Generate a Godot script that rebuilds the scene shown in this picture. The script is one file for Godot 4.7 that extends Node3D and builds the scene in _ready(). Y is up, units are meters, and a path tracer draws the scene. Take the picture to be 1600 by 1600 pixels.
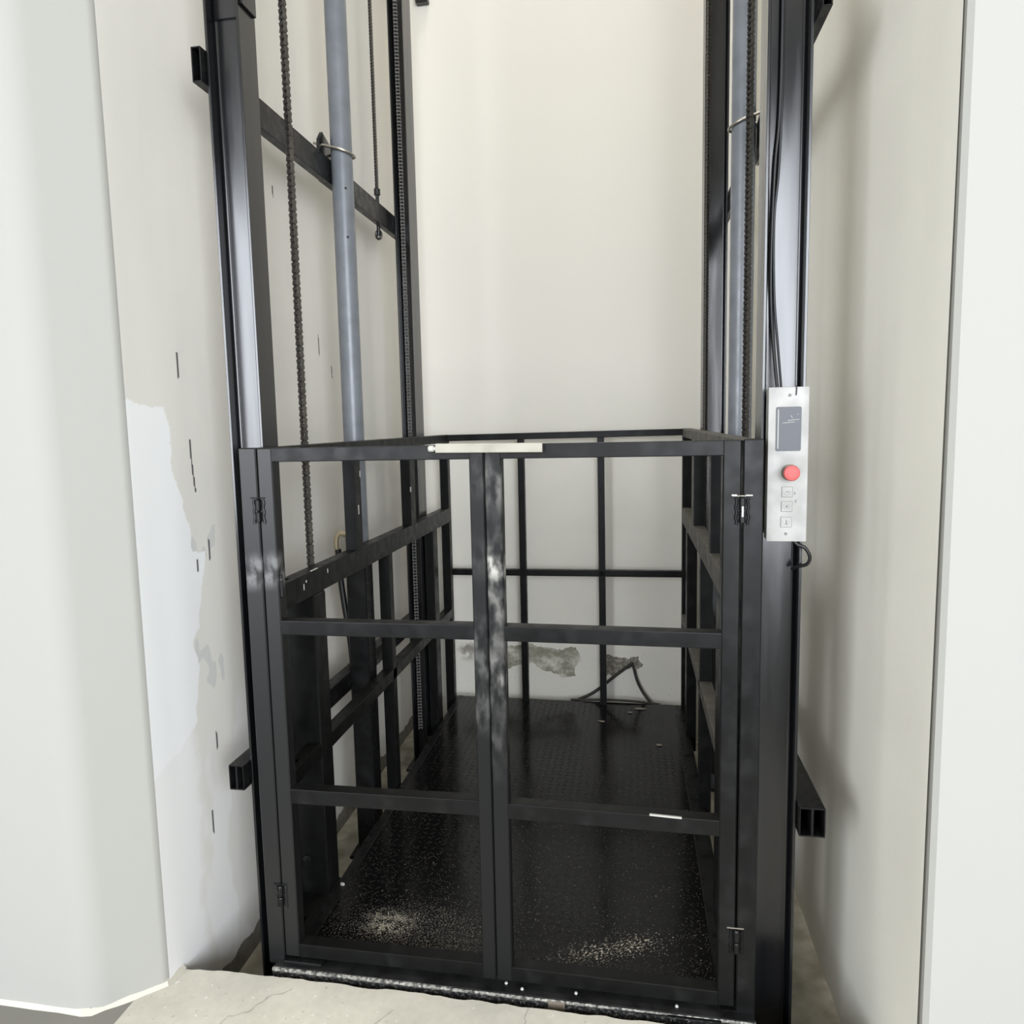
extends Node3D
# Goods lift in a plastered shaft: black steel cage behind a two-leaf gate, four guide columns, two hydraulic rams, chains.
# World: x to the right, y up, z towards the viewer. y = 0 is the lift platform, z = 0 the face of the gate.

var M := {}
var WL := -0.24      # left wall face
var WR := 1.343      # right wall face
var WB := -1.83      # back wall face
var PIT := -0.2      # pit floor
var TOP := 4.5       # ceiling
var SH := 8.0        # top of the shaft
var JAMB := 0.22     # where the shaft walls meet the hall wall
var CW := 1.054      # clear cage width
var CZ := -1.755     # back of the cage
var link_outer: ArrayMesh
var link_inner: ArrayMesh

# ------------------------------------------------------------------ shape helpers
func begin() -> SurfaceTool:
	var st := SurfaceTool.new()
	st.begin(Mesh.PRIMITIVE_TRIANGLES)
	return st

func vert(st: SurfaceTool, p: Vector3, n: Vector3, uv: Vector2) -> void:
	st.set_normal(n)
	st.set_uv(uv)
	st.add_vertex(p)

func tri(st: SurfaceTool, p: Array, n: Array, uv: Array, facing: Vector3) -> void:
	var flip: bool = (p[1] - p[0]).cross(p[2] - p[0]).dot(facing) > 0.0
	var order := [0, 2, 1] if flip else [0, 1, 2]
	for i in order:
		vert(st, p[i], n[i], uv[i])

func quad(st: SurfaceTool, p: Array, n: Vector3, uv := [Vector2(0, 0), Vector2(1, 0), Vector2(1, 1), Vector2(0, 1)]) -> void:
	tri(st, [p[0], p[1], p[2]], [n, n, n], [uv[0], uv[1], uv[2]], n)
	tri(st, [p[0], p[2], p[3]], [n, n, n], [uv[0], uv[2], uv[3]], n)

func box_uv(p: Vector3, h: Vector3, n: Vector3) -> Vector2:
	var a := n.abs()
	var q := Vector3(p.x / (2.0 * h.x) + 0.5, 0.5 - p.y / (2.0 * h.y), p.z / (2.0 * h.z) + 0.5)
	if a.z >= a.x and a.z >= a.y:
		return Vector2(q.x, q.y)
	if a.x >= a.y:
		return Vector2(q.z, q.y)
	return Vector2(q.x, q.z)

# a box with chamfered edges, uv 0..1 on every face
func cbox(st: SurfaceTool, c: Vector3, s: Vector3, b := 0.002, xf := Transform3D()) -> void:
	var h := s * 0.5
	b = minf(b, minf(h.x, minf(h.y, h.z)) * 0.8)
	var corner := func(axis: int, sg: Vector3) -> Vector3:
		var e := Vector3(h.x - b, h.y - b, h.z - b)
		e[axis] = h[axis]
		return Vector3(sg.x * e.x, sg.y * e.y, sg.z * e.z)
	var put := func(ps: Array, n: Vector3) -> void:
		var q := []
		var uv := []
		for p in ps:
			q.append(xf * (p + c))
			uv.append(box_uv(p, h, n))
		var nn := (xf.basis * n).normalized()
		tri(st, [q[0], q[1], q[2]], [nn, nn, nn], [uv[0], uv[1], uv[2]], nn)
		if q.size() == 4:
			tri(st, [q[0], q[2], q[3]], [nn, nn, nn], [uv[0], uv[2], uv[3]], nn)
	for a in 3:
		var u := (a + 1) % 3
		var w := (a + 2) % 3
		for sg in [-1.0, 1.0]:
			var ps := []
			for k in [[-1.0, -1.0], [1.0, -1.0], [1.0, 1.0], [-1.0, 1.0]]:
				var s3 := Vector3.ZERO
				s3[a] = sg
				s3[u] = k[0]
				s3[w] = k[1]
				ps.append(corner.call(a, s3))
			var n := Vector3.ZERO
			n[a] = sg
			put.call(ps, n)
		for su in [-1.0, 1.0]:
			for sw in [-1.0, 1.0]:
				var lo := Vector3.ZERO
				lo[u] = su
				lo[w] = sw
				var hi := lo
				lo[a] = -1.0
				hi[a] = 1.0
				var n := Vector3.ZERO
				n[u] = su
				n[w] = sw
				put.call([corner.call(u, lo), corner.call(u, hi), corner.call(w, hi), corner.call(w, lo)], n.normalized())
	for sx in [-1.0, 1.0]:
		for sy in [-1.0, 1.0]:
			for sz in [-1.0, 1.0]:
				var sg := Vector3(sx, sy, sz)
				put.call([corner.call(0, sg), corner.call(1, sg), corner.call(2, sg)], sg.normalized())

# box from its low and high corners
func span(st: SurfaceTool, lo: Vector3, hi: Vector3, b := 0.002) -> void:
	cbox(st, (lo + hi) * 0.5, hi - lo, b)

# round the corners of a closed outline
func rounded(pts: Array, radii: Array, seg := 3) -> PackedVector2Array:
	var out := PackedVector2Array()
	var n := pts.size()
	for i in n:
		var p: Vector2 = pts[i]
		var r: float = radii[i % radii.size()]
		var a: Vector2 = (pts[(i + n - 1) % n] - p).normalized()
		var b: Vector2 = (pts[(i + 1) % n] - p).normalized()
		if r <= 0.0:
			out.append(p)
			continue
		var q0 := p + a * r
		var q1 := p + b * r
		for k in seg + 1:
			var t := float(k) / seg
			out.append(q0.lerp(p, t).lerp(p.lerp(q1, t), t))
	return out

# extrude a closed outline (in the plane of ux, uy) from a to b; edges turn smooth where the outline bends little
func extrude(st: SurfaceTool, prof: PackedVector2Array, a: Vector3, b: Vector3, ux: Vector3, uy: Vector3, caps := true) -> void:
	var n := prof.size()
	var area := 0.0
	for i in n:
		area += prof[i].cross(prof[(i + 1) % n])
	var turn := 1.0 if area > 0.0 else -1.0
	var seg := []
	for i in n:
		var d := prof[(i + 1) % n] - prof[i]
		seg.append((Vector2(d.y, -d.x) * turn).normalized())
	var per := 0.0
	var length := a.distance_to(b)
	for i in n:
		var j := (i + 1) % n
		var n0: Vector2 = seg[i]
		var n1: Vector2 = seg[i]
		var before: Vector2 = seg[(i + n - 1) % n]
		var after: Vector2 = seg[j]
		var own := prof[i].distance_to(prof[j])
		var back := prof[i].distance_to(prof[(i + n - 1) % n])
		var ahead := prof[j].distance_to(prof[(j + 1) % n])
		if before.dot(n0) > 0.72 and own < back * 3.0:
			n0 = before if back > own * 3.0 else (n0 + before).normalized()
		if after.dot(n1) > 0.72 and own < ahead * 3.0:
			n1 = after if ahead > own * 3.0 else (n1 + after).normalized()
		var v0 := ux * prof[i].x + uy * prof[i].y
		var v1 := ux * prof[j].x + uy * prof[j].y
		var m0 := (ux * n0.x + uy * n0.y).normalized()
		var m1 := (ux * n1.x + uy * n1.y).normalized()
		var e := prof[i].distance_to(prof[j])
		var face := m0 + m1
		var u0 := Vector2(per, 0)
		var u1 := Vector2(per + e, 0)
		tri(st, [a + v0, a + v1, b + v1], [m0, m1, m1], [u0, u1, u1 + Vector2(0, length)], face)
		tri(st, [a + v0, b + v1, b + v0], [m0, m1, m0], [u0, u1 + Vector2(0, length), u0 + Vector2(0, length)], face)
		per += e
	if caps:
		var ids := Geometry2D.triangulate_polygon(prof)
		var d := (b - a).normalized()
		for k in range(0, ids.size(), 3):
			for end in [[a, -d], [b, d]]:
				var ps := []
				var uv := []
				for q in 3:
					var p := prof[ids[k + q]]
					ps.append(end[0] + ux * p.x + uy * p.y)
					uv.append(p)
				tri(st, ps, [end[1], end[1], end[1]], uv, end[1])

# rectangular tube with softly rounded edges from a to b; w across, h along up
func bar(st: SurfaceTool, a: Vector3, b: Vector3, w: float, h: float, up := Vector3.UP, r := 0.003) -> void:
	var d := (b - a).normalized()
	var side := d.cross(up).normalized()
	var uu := side.cross(d).normalized()
	var x := w * 0.5
	var y := h * 0.5
	extrude(st, rounded([Vector2(-x, -y), Vector2(x, -y), Vector2(x, y), Vector2(-x, y)], [r], 2), a, b, side, uu)

# round tube along a list of points
func tube(st: SurfaceTool, pts: Array, r: float, sides := 8, ends := true) -> void:
	var rings := []
	var prev := Vector3.ZERO
	for i in pts.size():
		var d: Vector3 = (pts[mini(i + 1, pts.size() - 1)] - pts[maxi(i - 1, 0)]).normalized()
		var s := prev
		if i == 0:
			s = d.cross(Vector3.UP if absf(d.y) < 0.9 else Vector3.RIGHT)
		s = (s - d * s.dot(d)).normalized()
		prev = s
		var t := d.cross(s)
		var ring := []
		for k in sides:
			var f := TAU * k / sides
			ring.append(s * cos(f) + t * sin(f))
		rings.append(ring)
	for i in pts.size() - 1:
		for k in sides:
			var j := (k + 1) % sides
			var n0: Vector3 = rings[i][k]
			var n1: Vector3 = rings[i][j]
			var n2: Vector3 = rings[i + 1][j]
			var n3: Vector3 = rings[i + 1][k]
			var p: Vector3 = pts[i]
			var q: Vector3 = pts[i + 1]
			tri(st, [p + n0 * r, p + n1 * r, q + n2 * r], [n0, n1, n2], [Vector2.ZERO, Vector2.ZERO, Vector2.ZERO], n0 + n1)
			tri(st, [p + n0 * r, q + n2 * r, q + n3 * r], [n0, n2, n3], [Vector2.ZERO, Vector2.ZERO, Vector2.ZERO], n0 + n1)
	if ends:
		for e in [[0, 1], [pts.size() - 1, pts.size() - 2]]:
			var c: Vector3 = pts[e[0]]
			var n: Vector3 = (c - pts[e[1]]).normalized()
			for k in sides:
				tri(st, [c, c + rings[e[0]][k] * r, c + rings[e[0]][(k + 1) % sides] * r], [n, n, n], [Vector2.ZERO, Vector2.ZERO, Vector2.ZERO], n)

# solid of revolution: profile of (radius, distance along axis)
func lathe(st: SurfaceTool, at: Vector3, axis: Vector3, prof: Array, sides := 24) -> void:
	var s := axis.cross(Vector3.UP if absf(axis.y) < 0.9 else Vector3.RIGHT).normalized()
	var t := axis.cross(s)
	for i in prof.size() - 1:
		var p0: Vector2 = prof[i]
		var p1: Vector2 = prof[i + 1]
		var d := (p1 - p0).normalized()
		for k in sides:
			var f0 := TAU * k / sides
			var f1 := TAU * (k + 1) / sides
			var r0 := s * cos(f0) + t * sin(f0)
			var r1 := s * cos(f1) + t * sin(f1)
			var n0 := (r0 * d.y - axis * d.x).normalized()
			var n1 := (r1 * d.y - axis * d.x).normalized()
			var a := at + axis * p0.y
			var b := at + axis * p1.y
			var z := Vector2.ZERO
			if p0.x > 0.0:
				tri(st, [a + r0 * p0.x, a + r1 * p0.x, b + r1 * p1.x], [n0, n1, n1], [z, z, z], n0 + n1)
			if p1.x > 0.0:
				tri(st, [a + r0 * p0.x, b + r1 * p1.x, b + r0 * p1.x], [n0, n1, n0], [z, z, z], n0 + n1)

func smooth_path(pts: Array, steps := 6) -> Array:
	var out := []
	for i in pts.size() - 1:
		var p0: Vector3 = pts[maxi(i - 1, 0)]
		var p1: Vector3 = pts[i]
		var p2: Vector3 = pts[i + 1]
		var p3: Vector3 = pts[mini(i + 2, pts.size() - 1)]
		for k in steps:
			out.append(p1.cubic_interpolate(p2, p0, p3, float(k) / steps))
	out.append(pts[-1])
	return out

# ------------------------------------------------------------------ naming helpers
var taken := {}
func numbered(called: String) -> String:
	if not taken.has(called):
		taken[called] = 0
		return called
	taken[called] += 1
	return "%s_%03d" % [called, taken[called]]

func thing(called: String, label: String, category: String, at := Vector3.ZERO, group := "") -> Node3D:
	var o := Node3D.new()
	o.name = numbered(called)
	add_child(o, true)
	o.position = at
	tag(o, label, category, group)
	return o

func tag(o: Node3D, label: String, category: String, group := "") -> void:
	o.set_meta("label", label)
	o.set_meta("category", category)
	if group != "":
		o.set_meta("group", group)

# commit a shape given in world coordinates as one named mesh under parent
func obj(called: String, st: SurfaceTool, m: Material, parent: Node3D = self) -> MeshInstance3D:
	var o := MeshInstance3D.new()
	var mesh := st.commit()
	o.mesh = mesh
	o.material_override = m
	if parent == self:
		o.name = numbered(called)
	else:
		var n := 0
		for c in parent.get_children():
			if c.get_meta("kindname", "") == called:
				n += 1
		o.name = called if n == 0 else "%s_%03d" % [called, n]
		o.set_meta("kindname", called)
		var off := Vector3.ZERO
		var p: Node = parent
		while p != self and p != null:
			off += p.position
			p = p.get_parent()
		o.position = -off
	o.cast_shadow = GeometryInstance3D.SHADOW_CASTING_SETTING_ON
	parent.add_child(o, true)
	return o

func struct(called: String, st: SurfaceTool, m: Material, label: String, category: String) -> MeshInstance3D:
	var o := obj(called, st, m)
	o.set_meta("kind", "structure")
	tag(o, label, category)
	return o

# ------------------------------------------------------------------ materials
func noise(seed_: int, freq: float, oct := 4) -> FastNoiseLite:
	var f := FastNoiseLite.new()
	f.seed = seed_
	f.noise_type = FastNoiseLite.TYPE_SIMPLEX_SMOOTH
	f.frequency = freq
	f.fractal_octaves = oct
	return f

func noise_tex(f: FastNoiseLite, ramp: Array, size := 512, normal := 0.0) -> NoiseTexture2D:
	var t := NoiseTexture2D.new()
	t.width = size
	t.height = size
	t.seamless = true
	t.noise = f
	if normal > 0.0:
		t.as_normal_map = true
		t.bump_strength = normal
	else:
		var g := Gradient.new()
		var off := PackedFloat32Array()
		var col := PackedColorArray()
		for r in ramp:
			off.append(r[0])
			col.append(r[1])
		g.offsets = off
		g.colors = col
		t.color_ramp = g
	return t

func mat(c: Color, rough: float, metal := 0.0, spec := 0.5) -> StandardMaterial3D:
	var m := StandardMaterial3D.new()
	m.albedo_color = c
	m.roughness = rough
	m.metallic = metal
	m.metallic_specular = spec
	return m

func world_tri(m: StandardMaterial3D, scale: float) -> StandardMaterial3D:
	m.uv1_triplanar = true
	m.uv1_world_triplanar = true
	m.uv1_scale = Vector3(scale, scale, scale)
	return m

func grey(v: float) -> Color:
	return Color(v, v, v)

func paint(c: Color, r0: float, r1: float, seed_: int, grain := 1.0, bump := 0.5) -> StandardMaterial3D:
	var m := mat(Color.WHITE, 1.0)
	m.albedo_texture = noise_tex(noise(seed_, 0.012), [[0.0, c.darkened(0.12)], [0.55, c], [1.0, c.lightened(0.05)]], 256)
	m.roughness_texture = noise_tex(noise(seed_ + 1, 0.02), [[0.25, grey(r0)], [0.75, grey(r1)]], 256)
	m.normal_enabled = true
	m.normal_texture = noise_tex(noise(seed_ + 2, 0.03), [], 256, bump)
	m.normal_scale = 0.12
	world_tri(m, 1.0)
	m.uv1_scale = Vector3(3.0, 3.0 / grain, 3.0)
	return m

func make_image(w: int, h: int, f: Callable) -> ImageTexture:
	var data := PackedByteArray()
	data.resize(w * h * 3)
	var i := 0
	for y in h:
		for x in w:
			var c: Color = f.call(x, y)
			data[i] = int(clampf(c.r, 0.0, 1.0) * 255.0)
			data[i + 1] = int(clampf(c.g, 0.0, 1.0) * 255.0)
			data[i + 2] = int(clampf(c.b, 0.0, 1.0) * 255.0)
			i += 3
	return ImageTexture.create_from_image(Image.create_from_data(w, h, false, Image.FORMAT_RGB8, data))

func seg_dist(p: Vector2, a: Vector2, b: Vector2) -> float:
	var ab := b - a
	var t := clampf((p - a).dot(ab) / ab.length_squared(), 0.0, 1.0)
	return p.distance_to(a + ab * t)

func make_materials() -> void:
	M.steel = paint(Color(0.06, 0.06, 0.062), 0.26, 0.40, 11)
	M.steel_dark = paint(Color(0.05, 0.053, 0.062), 0.17, 0.27, 21, 12.0)
	M.steel_dark.metallic_specular = 0.58
	M.cage = paint(Color(0.055, 0.055, 0.053), 0.34, 0.46, 31)
	M.cage.metallic_specular = 0.3
	M.steel.metallic_specular = 0.35
	M.lit_dusty = paint(Color(0.27, 0.26, 0.235), 0.5, 0.7, 35)  # paler cage steel: light off the left wall painted in, with some dust
	M.ram = paint(Color(0.41, 0.425, 0.445), 0.3, 0.42, 41)
	M.chain_dark = paint(Color(0.17, 0.16, 0.15), 0.35, 0.5, 55)
	M.chain = paint(Color(0.30, 0.285, 0.26), 0.4, 0.6, 51)
	M.chain.metallic = 0.3
	M.zinc = mat(Color(0.62, 0.60, 0.56), 0.35, 0.9)
	M.bright = mat(Color(0.8, 0.79, 0.76), 0.45, 0.3)
	M.cable = mat(Color(0.045, 0.045, 0.05), 0.45)
	M.cream = paint(Color(0.585, 0.57, 0.52), 0.6, 0.75, 61)
	M.knob = mat(Color(0.66, 0.65, 0.62), 0.4)
	M.plate = paint(Color(0.555, 0.55, 0.53), 0.38, 0.55, 71)
	M.screen = mat(Color(0.20, 0.21, 0.235), 0.45)
	M.red = mat(Color(0.66, 0.31, 0.30), 0.65)
	M.white_paint = mat(Color(0.66, 0.655, 0.63), 0.7)
	M.scrap = mat(Color(0.42, 0.40, 0.36), 0.9)
	M.rust = paint(Color(0.42, 0.38, 0.33), 0.8, 0.9, 81)
	M.brass = mat(Color(0.66, 0.61, 0.5), 0.4, 0.5)
	# plaster
	M.plaster = mat(Color.WHITE, 0.9, 0.0, 0.3)
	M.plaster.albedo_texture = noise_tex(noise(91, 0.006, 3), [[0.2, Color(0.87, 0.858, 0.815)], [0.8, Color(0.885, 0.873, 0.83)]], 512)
	world_tri(M.plaster, 0.7)
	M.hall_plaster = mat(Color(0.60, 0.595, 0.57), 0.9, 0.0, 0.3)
	# front slab: pale cement
	M.slab = mat(Color.WHITE, 0.92, 0.0, 0.25)
	var sa := noise(101, 0.006, 5)
	var sb := noise(102, 0.05, 3)
	var cracks := [[Vector2(430, 40), Vector2(350, 150)], [Vector2(350, 150), Vector2(250, 240)], [Vector2(640, 0), Vector2(625, 70)], [Vector2(625, 70), Vector2(650, 160)], [Vector2(150, 120), Vector2(250, 20)]]
	M.slab.albedo_texture = make_image(1024, 512, func(x: int, y: int) -> Color:
		var v := 0.755 + 0.04 * sa.get_noise_2d(x, y * 1.4) + 0.02 * sb.get_noise_2d(x, y)
		var c := Color(v, v * 0.975, v * 0.905)
		var w := sa.get_noise_2d(x * 3.0 + 900.0, y * 3.0) * 9.0
		for s in cracks:
			var d := seg_dist(Vector2(x + w, y + w), s[0], s[1])
			if d < 1.6:
				c = c.darkened(0.16 * (1.6 - d))
		if sb.get_noise_2d(x * 1.3 + 4000.0, y * 1.3) > 0.66:
			c = c.darkened(0.14)
		if sb.get_noise_2d(x * 1.1, y * 1.1 + 7000.0) > 0.62:
			c = c.lightened(0.3)
		return c)
	# pit floor: grey cement
	M.pit = mat(Color.WHITE, 0.95, 0.0, 0.2)
	M.pit.albedo_texture = noise_tex(noise(111, 0.012, 5), [[0.2, Color(0.50, 0.48, 0.43)], [0.5, Color(0.58, 0.56, 0.51)], [0.8, Color(0.65, 0.63, 0.58)]], 512)
	world_tri(M.pit, 1.2)
	M.concrete = mat(Color(0.66, 0.64, 0.6), 0.9, 0.0, 0.2)
	M.hall_floor = mat(Color(0.50, 0.49, 0.46), 0.9, 0.0, 0.2)
	# left wall: cream plaster with a fresh white filler patch, hairline cracks and a bare cement foot; 3.2 m deep (z), 4.75 m high
	var na := noise(121, 0.006, 4)
	var nb := noise(122, 0.03, 3)
	var patch := PackedVector2Array([Vector2(0.2, 1.36), Vector2(-0.03, 1.355), Vector2(-0.04, 1.27), Vector2(-0.04, 1.18), Vector2(-0.07, 1.13), Vector2(-0.093, 1.04), Vector2(-0.095, 0.995), Vector2(-0.148, 0.984), Vector2(-0.128, 0.89), Vector2(-0.1, 0.80), Vector2(-0.075, 0.776), Vector2(-0.092, 0.70), Vector2(-0.077, 0.64), Vector2(-0.07, 0.56), Vector2(-0.02, 0.54), Vector2(0.03, 0.52), Vector2(0.12, 0.5), Vector2(0.3, 0.52), Vector2(0.36, 0.9)])
	var lines := [[-0.089, 1.482, -0.088, 1.424], [-0.117, 1.27, -0.119, 1.21], [-0.119, 1.21, -0.126, 1.145], [-0.166, 1.015, -0.166, 0.964], [-0.114, 0.97, -0.114, 0.945], [-0.144, 0.507, -0.145, 0.465], [-0.104, 0.312, -0.106, 0.251], [-0.52, 1.97, -0.521, 1.93], [-0.62, 2.03, -0.622, 2.0], [-0.9, 1.62, -0.903, 1.55], [-1.0, 1.52, -1.004, 1.48], [-0.4, 2.2, -0.402, 2.14]]
	M.left_plaster = mat(Color.WHITE, 0.88, 0.0, 0.3)
	M.left_plaster.albedo_texture = make_image(1024, 1520, func(px: int, py: int) -> Color:
		var z := -1.85 + px / 320.0
		var y := 4.5 - py / 320.0
		var v := 0.85 + 0.02 * na.get_noise_2d(px * 1.5, py * 0.35)
		var c := Color(v, v * 0.986, v * 0.952)
		if z > -0.5 and z < 0.5 and y < 1.6:
			var q := Vector2(z + 0.012 * nb.get_noise_2d(px, py), y + 0.012 * nb.get_noise_2d(px + 500, py))
			if Geometry2D.is_point_in_polygon(q, patch):
				c = Color(0.905, 0.907, 0.905)
			elif y < 0.62:
				var e1 := smoothstep(-0.05, 0.0, q.x + 0.03 - 0.05 * na.get_noise_2d(5.0, py * 2.0))
				var e2 := smoothstep(-0.1, 0.12, na.get_noise_2d(px * 2.0, py * 1.0 + 300.0) - 0.02 + (z + 0.05) * 1.2)
				c = c.lerp(Color(0.893, 0.89, 0.88), maxf(e1, e2 * 0.7) * smoothstep(0.62, 0.54, y))
			elif y > 0.6 and y < 1.05 and z < -0.07 and z > -0.2 and nb.get_noise_2d(px * 0.8, py * 0.5) > 0.25:
				c = Color(0.79, 0.79, 0.77)
		for s in lines:
			if absf(z - s[0]) < 0.03 and y > s[3] - 0.02 and y < s[1] + 0.02:
				var d := seg_dist(Vector2(z, y), Vector2(s[0], s[1]), Vector2(s[2], s[3]))
				if d < 0.0028:
					c = c.lerp(Color(0.2, 0.2, 0.2), 0.8)
		var foot := -0.135 + 0.018 * nb.get_noise_2d(px, 40.0)
		if y < foot:
			c = Color(0.50, 0.485, 0.45).lightened(0.12 * nb.get_noise_2d(px * 2.0, py * 2.0))
		return c)
	# back wall: cream plaster, grey cement patches and splashes low down; 1.65 m wide, 1.65 m high part of the picture, even above
	var nc := noise(131, 0.007, 5)
	var nd := noise(132, 0.035, 4)
	var s1 := PackedVector2Array([Vector2(0.10, 0.215), Vector2(0.2, 0.21), Vector2(0.25, 0.235), Vector2(0.36, 0.245), Vector2(0.45, 0.225), Vector2(0.56, 0.235), Vector2(0.585, 0.18), Vector2(0.556, 0.10), Vector2(0.50, 0.085), Vector2(0.42, 0.115), Vector2(0.36, 0.145), Vector2(0.25, 0.125), Vector2(0.16, 0.15)])
	var s2 := PackedVector2Array([Vector2(0.70, 0.205), Vector2(0.76, 0.205), Vector2(0.82, 0.192), Vector2(0.87, 0.192), Vector2(0.885, 0.165), Vector2(0.865, 0.142), Vector2(0.825, 0.15), Vector2(0.775, 0.115), Vector2(0.735, 0.10), Vector2(0.69, 0.12)])
	M.back_plaster = mat(Color.WHITE, 0.9, 0.0, 0.3)
	M.back_plaster.texture_repeat = false
	M.back_plaster.albedo_texture = make_image(1024, 1024, func(px: int, py: int) -> Color:
		var x := -0.3 + px / 600.0
		var y := 1.5 - py / 600.0
		var fade := clampf((1.45 - y) * 4.0, 0.0, 1.0)
		var v := 0.855 + 0.012 * fade * nc.get_noise_2d(px, py)
		var c := Color(v, v * 0.985, v * 0.942)
		if y < 0.4:
			var wob := Vector2(0.03 * nd.get_noise_2d(px * 0.5, py * 0.5), 0.018 * nd.get_noise_2d(px * 0.7 + 900.0, py * 0.7))
			var q := Vector2(x, y) + wob
			var grain := nd.get_noise_2d(px * 2.2, py * 2.2)
			if Geometry2D.is_point_in_polygon(q, s1):
				c = c.lerp(Color(0.55, 0.54, 0.48), clampf(0.72 + 0.9 * nc.get_noise_2d(px * 2.0, py * 3.0) + 0.3 * grain, 0.1, 1.0))
			if Geometry2D.is_point_in_polygon(q, s2):
				c = c.lerp(Color(0.44, 0.42, 0.38), clampf(0.85 + 0.5 * grain, 0.2, 1.0))
			if grain > 0.62 and y < 0.3:
				c = c.darkened(0.22)
			var edge := Vector2((x - 0.05) / 0.07, (y - 0.2) / 0.06).length()
			if edge < 1.0:
				c = c.lerp(Color(0.48, 0.46, 0.42), clampf((1.0 - edge) * 1.2 * (0.5 + 1.6 * nd.get_noise_2d(px * 0.8 + 70.0, py * 0.8)), 0.0, 0.75))
		return c)
	# platform plate: black gloss with spilt cement dust
	var ne := noise(141, 0.02, 4)
	var nf := noise(142, 0.33, 2)
	var ng := noise(143, 0.004, 3)
	M.tread = mat(Color.WHITE, 1.0)
	var dust := func(px: int, py: int) -> float:
		var x := px / 600.0
		var z := 0.03 - py / 600.0
		var d := 0.0
		var near := clampf(1.0 - (-z) / 0.75, 0.0, 1.0)
		var fine := nf.get_noise_2d(px, py)
		var b1 := Vector2((x - 0.205) / 0.075, (z + 0.165) / 0.055).length()
		d += 0.62 * smoothstep(1.4, 0.2, b1) * clampf(0.55 + 1.1 * ne.get_noise_2d(px * 2.5, py * 2.5) + 0.9 * fine, 0.0, 1.0)
		var b2 := Vector2((x - 0.78) / 0.18, (z + 0.15 + (x - 0.78) * 0.35) / 0.05).length()
		var b3 := Vector2((x - 0.3) / 0.26, (z + 0.15) / 0.13).length()
		var gather := clampf(1.15 - b2, 0.0, 0.8) + (0.25 * ne.get_noise_2d(px, py) if b2 < 1.6 else 0.0)
		var s3 := clampf(1.1 - b3, 0.0, 0.62)
		var streak := nf.get_noise_2d((px + py) * 0.28, (px - py) * 0.75)
		if streak > 0.72 - 0.6 * gather:
			d += 0.9
		if fine > 0.72 - 0.5 * s3 - 0.17 * near:
			d += 0.55
		return clampf(d, 0.0, 1.0)
	M.tread.albedo_texture = make_image(640, 1088, func(px: int, py: int) -> Color:
		return Color(0.045, 0.045, 0.047).lerp(Color(0.70, 0.67, 0.60), dust.call(px, py)))
	M.tread.roughness_texture = make_image(640, 1088, func(px: int, py: int) -> Color:
		var r := 0.17 + 0.08 * ng.get_noise_2d(px, py)
		return grey(lerpf(r, 0.85, clampf(dust.call(px, py) * 1.6, 0.0, 1.0))))
	M.tread.metallic_specular = 0.35
	M.lug = mat(Color(0.05, 0.05, 0.052), 0.5, 0.0, 0.3)
	# gate stile with rubbed-off plaster smears, and hinge stile with a grey smear
	var nh := noise(151, 0.03, 4)
	var smear := func(spots: Array, tint: Color, base: Color) -> ImageTexture:
		return make_image(24, 800, func(px: int, py: int) -> Color:
			var y := 1.25 - py / 640.0
			var a := 0.0
			for s in spots:
				var d: float = absf(y - s[0]) / s[1]
				a = maxf(a, s[2] * clampf(1.3 - d, 0.0, 1.0))
			a *= clampf(0.5 + 1.3 * nh.get_noise_2d(px * 1.6 + spots.size() * 200.0, py * 0.75), 0.0, 1.0)
			return base.lerp(tint, clampf(a, 0.0, 1.0)))
	M.smear_heavy = mat(Color.WHITE, 0.5)
	M.smear_heavy.metallic_specular = 0.32
	M.smear_heavy.albedo_texture = smear.call([[0.985, 0.05, 1.0], [0.90, 0.08, 0.55], [1.16, 0.07, 0.5], [0.74, 0.08, 0.6], [0.82, 0.04, 0.45], [1.03, 0.05, 0.35], [0.6, 0.1, 0.25]], Color(0.62, 0.61, 0.58), Color(0.075, 0.075, 0.075))
	M.smear_light = mat(Color.WHITE, 0.46)
	M.smear_light.metallic_specular = 0.32
	M.smear_light.albedo_texture = smear.call([[0.78, 0.1, 0.45], [1.18, 0.05, 0.3], [0.66, 0.06, 0.4], [1.0, 0.05, 0.25]], Color(0.5, 0.5, 0.48), Color(0.075, 0.075, 0.075))
	M.smear_grey = mat(Color.WHITE, 0.42)
	M.smear_grey.metallic_specular = 0.45
	M.smear_grey.albedo_texture = smear.call([[0.968, 0.04, 1.5]], Color(0.36, 0.36, 0.355), Color(0.075, 0.075, 0.075))

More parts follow.
